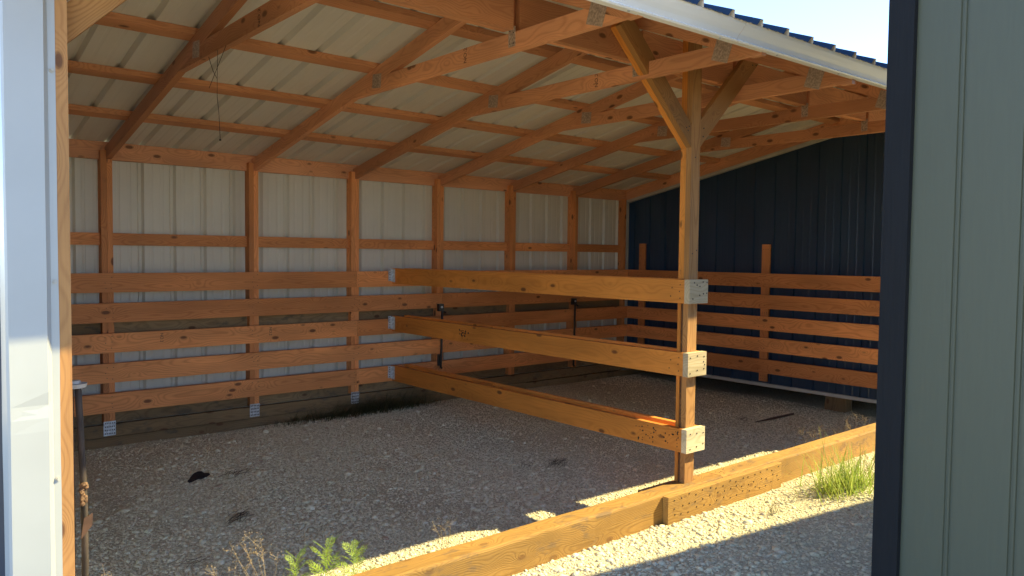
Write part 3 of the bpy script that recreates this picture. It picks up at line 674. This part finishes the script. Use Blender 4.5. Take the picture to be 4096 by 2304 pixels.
g = G(); g.tube([(x0, y0, gz(x0, y0) + .016), ((x0 + x1) / 2, (y0 + y1) / 2, gz((x0 + x1) / 2, (y0 + y1) / 2) + .02), (x1, y1, gz(x1, y1) + .02)], [0.004, 0.011, 0.009], 6); tag(g.make('stick', TWIG), 'dark brown flat stick lying on the gravel in front of the blue wall', 'stick')

# --- plants
def blade(g, base, tip, w, bend, m=0, seg=5):
    base, tip = Vector(base), Vector(tip); d = tip - base; side = Vector((d.y, -d.x, 0)); side = side.normalized() if side.length > 1e-4 else Vector((1, 0, 0))
    if random.random() < .5: side = (side + Vector((0, 0, random.uniform(-.5, .5)))).normalized()
    v = []
    for i in range(seg + 1):
        t = i / seg; p = base + d * t + Vector((0, 0, bend * math.sin(t * math.pi))); ww = w * (1 - t) ** 0.7 if i < seg else 0.0002
        v += [p - side * ww, p + side * ww]
    g.add(v, [(2 * i, 2 * i + 1, 2 * i + 3, 2 * i + 2) for i in range(seg)], m)
def pinnate(g, base, d, L, w):
    """fern-like leaf : a rib with toothed lobes"""
    d = d.normalized(); up = Vector((0, 0, 1)); s = d.cross(up); s = s.normalized() if s.length > .1 else Vector((1, 0, 0)); nn = s.cross(d)
    g.tube([base, base + d * L * 0.5 + up * L * 0.05, base + d * L], [0.0011, 0.0009, 0.0004], 4)
    k = 6
    for i in range(1, k + 1):
        t = i / (k + 0.6); ll = w * math.sin(math.pi * (0.12 + 0.8 * t)) * 1.0
        for sg in (-1, 1):
            o = base + d * L * t + up * L * 0.05 * math.sin(math.pi * t)
            e = o + (s * sg * 0.85 + d * 0.75).normalized() * ll + up * random.uniform(-.002, .003)
            a = o - d * L * 0.02; b = o + d * L * 0.025; mid = (o + e) / 2
            g.add([a, mid - d * ll * 0.07 - s * sg * 0, e, mid + d * ll * 0.06, b], [(0, 1, 2, 3, 4)])
            for q in (0.45, 0.7):
                o2 = o + (e - o) * q; e2 = o2 + (d * 1.0 + s * sg * 0.2).normalized() * ll * 0.28
                g.add([o2 - (e - o) * 0.1, e2, o2 + (e - o) * 0.12], [(0, 1, 2)])
    e = base + d * L; g.add([e - s * .0016, e + d * w * 0.5, e + s * .0016], [(0, 1, 2)])
def weed(x, y, ztop, label, spread=0.085, lean=(0, 0)):
    z0 = gz(x, y); H = ztop - z0; g = G()
    stem = [Vector((x + lean[0] * t + 0.006 * math.sin(t * 7), y + lean[1] * t, z0 + H * 0.93 * t)) for t in [i / 9 for i in range(10)]]
    g.tube(stem, [0.0026 - 0.0016 * i / 9 for i in range(10)], 6)
    nl = 19; 
    for i in range(nl):
        t = 0.12 + 0.88 * i / (nl - 1); p = Vector((x + lean[0] * t, y + lean[1] * t, z0 + H * 0.93 * t))
        a = i * 2.4 + random.uniform(-.4, .4); L = spread * (1.0 - 0.45 * t) * random.uniform(0.8, 1.15)
        el = 0.35 + 0.75 * t
        pinnate(g, p, Vector((math.cos(a), math.sin(a), el * 0.9)), L, L * 0.42)
    return tag(g.make('leafy_weed', LEAF), label, 'weed', 'bright green ferny weeds inside the sill')
weed(-0.99, -3.03, 0.15, 'bright green ferny weed, left one of the three lit by the sun', 0.10, (0.0, 0))
weed(-0.855, -3.04, 0.155, 'bright green ferny weed, tall middle one of the three lit by the sun', 0.13, (0.0, 0))
weed(-0.715, -3.04, 0.12, 'bright green ferny weed, right one of the three next to the sill', 0.115, (-0.005, 0))
def drystalk(x, y, tips, label, nb=5, r=0.00065):
    g = G(); b = Vector((x, y, gz(x, y)))
    for (tx, tz) in tips:
        T = Vector((tx, y + random.uniform(-.03, .03), tz)); m_ = b.lerp(T, 0.55) + Vector((random.uniform(-.012, .012), 0, 0.02))
        path = [b.lerp(m_, 0.5) if k == 1 else q for k, q in enumerate((b, b, m_, T))]; g.tube(path, [r * 1.5, r * 1.3, r, r * .5], 4)
        for k in range(nb):
            t = random.uniform(0.35, 1); o = m_.lerp(T, t) if t > .5 else b.lerp(m_, t + .4); e = o + Vector((random.uniform(-.035, .035), random.uniform(-.03, .03), random.uniform(.0, .04)))
            e2 = e + Vector((random.uniform(-.015, .015), 0, random.uniform(-.008, .015)))
            g.tube([o, e, e2], [r * .7, r * .5, r * .35], 3)
            g.add([e2 + Vector(p) * 0.0021 for p in iv], [tuple(t_) for t_ in if_])
    return tag(g.make('dry_weed', DRY), label, 'dry weed', 'dry straw coloured weeds')
drystalk(-1.11, -3.05, [(-1.243, .281), (-1.188, .266), (-1.277, .261), (-1.22, .21), (-1.15, .2), (-1.09, .184), (-1.16, .25), (-1.26, .2)], 'dry branching straw coloured weed just left of the three green weeds', 8)
drystalk(-1.30, -3.05, [(-1.36, .20), (-1.33, .18), (-1.29, .17), (-1.25, .16)], 'low dry weed stalks at the bottom edge, left of the branching dry weed', 4)
drystalk(-1.70, -3.05, [(-1.749, .303), (-1.72, .26)], 'pair of dry upright stalks near the foot of the left corner post', 1)
drystalk(-0.16, -2.97, [(-0.24, .08), (-0.19, .06), (-0.13, .085), (-0.17, .05)], 'small dry sprig in the gravel behind the middle of the sill', 4, 0.001)
drystalk(3.18, -3.16, [(2.948, .146), (3.2, .15), (3.03, .12), (3.12, .1), (3.27, .1), (3.05, .05)], 'airy dry seed heads behind the right part of the sill, the left clump of two', 9, 0.001)
drystalk(3.80, -3.16, [(3.769, .15), (3.564, .1), (3.65, .09), (4.029, .09), (3.9, .12), (3.45, .06), (3.7, .12)], 'airy dry seed heads behind the right part of the sill, the right clump of two', 9, 0.001)
# grass clump outside right
g = G()
for i in range(430):
    cx = 2.56 + random.gauss(0, .17); cy = -3.71 + random.gauss(0, .08); a = random.uniform(0, 2 * math.pi); l = random.uniform(.06, .33); out = random.uniform(.4, 1.3)
    if random.random() < .35: a = math.pi + random.gauss(0, .5)
    b = (cx, cy, gz(cx, cy)); blade(g, b, (cx + math.cos(a) * l * out, cy + math.sin(a) * l * out * .6, b[2] + l * random.uniform(.5, 1.15)), random.uniform(.0018, .0042), 0.04 * l)
tag(g.make('grass_tuft', GRASS), 'bright green grass tuft outside the sill beside the navy corner board', 'grass tuft')
g = G()
for i in range(26):
    cx = 1.72 + random.gauss(0, .02); cy = -3.66 + random.gauss(0, .02); a = random.uniform(0, 6.28); l = random.uniform(.04, .12)
    b = (cx, cy, gz(cx, cy)); blade(g, b, (cx + math.cos(a) * l * .6, cy + math.sin(a) * l * .6, b[2] + l), .0015, 0.01)
tag(g.make('grass_sprig', GRASS_DK), 'small thin sprig of dull grass in the sunny gravel in front of the splice board', 'grass tuft')
g = G()
for i in range(1300):
    cx = random.triangular(0.05, 1.85, 1.2); cy = random.uniform(-.2, -.01) * (0.4 + 0.6 * random.random()); a = random.uniform(0, 6.28); l = random.uniform(.04, .21) * (0.5 + 0.6 * smooth01(0.2, 1.0, cx))
    b = (cx, cy, gz(cx, cy)); blade(g, b, (cx + math.cos(a) * l * .9, min(-.01, cy + math.sin(a) * l * .5), b[2] + l * random.uniform(.3, 1)), random.uniform(.0012, .003), 0.02)
tag(g.make('back_grass', GRASS_DK), 'dark shaded grass growing along the foot of the back wall left of the divider', 'grass', kind='stuff')
# scraps of straw in the gravel
g = G()
for i in range(160):
    x, y = random.choice([(random.uniform(-1.2, 3.5), random.uniform(-4.6, -3.45)), (random.uniform(-1.8, 4.2), random.uniform(-3.1, -.2))])
    a = random.uniform(0, 6.28); l = random.uniform(.02, .07); z = gz(x, y) + .013
    g.tube([(x, y, z), (x + math.cos(a) * l / 2, y + math.sin(a) * l / 2, z + .004), (x + math.cos(a) * l, y + math.sin(a) * l, z)], .0009, 3)
tag(g.make('straw_litter', DRY), 'thin bits of straw scattered over the gravel', 'straw', kind='stuff')
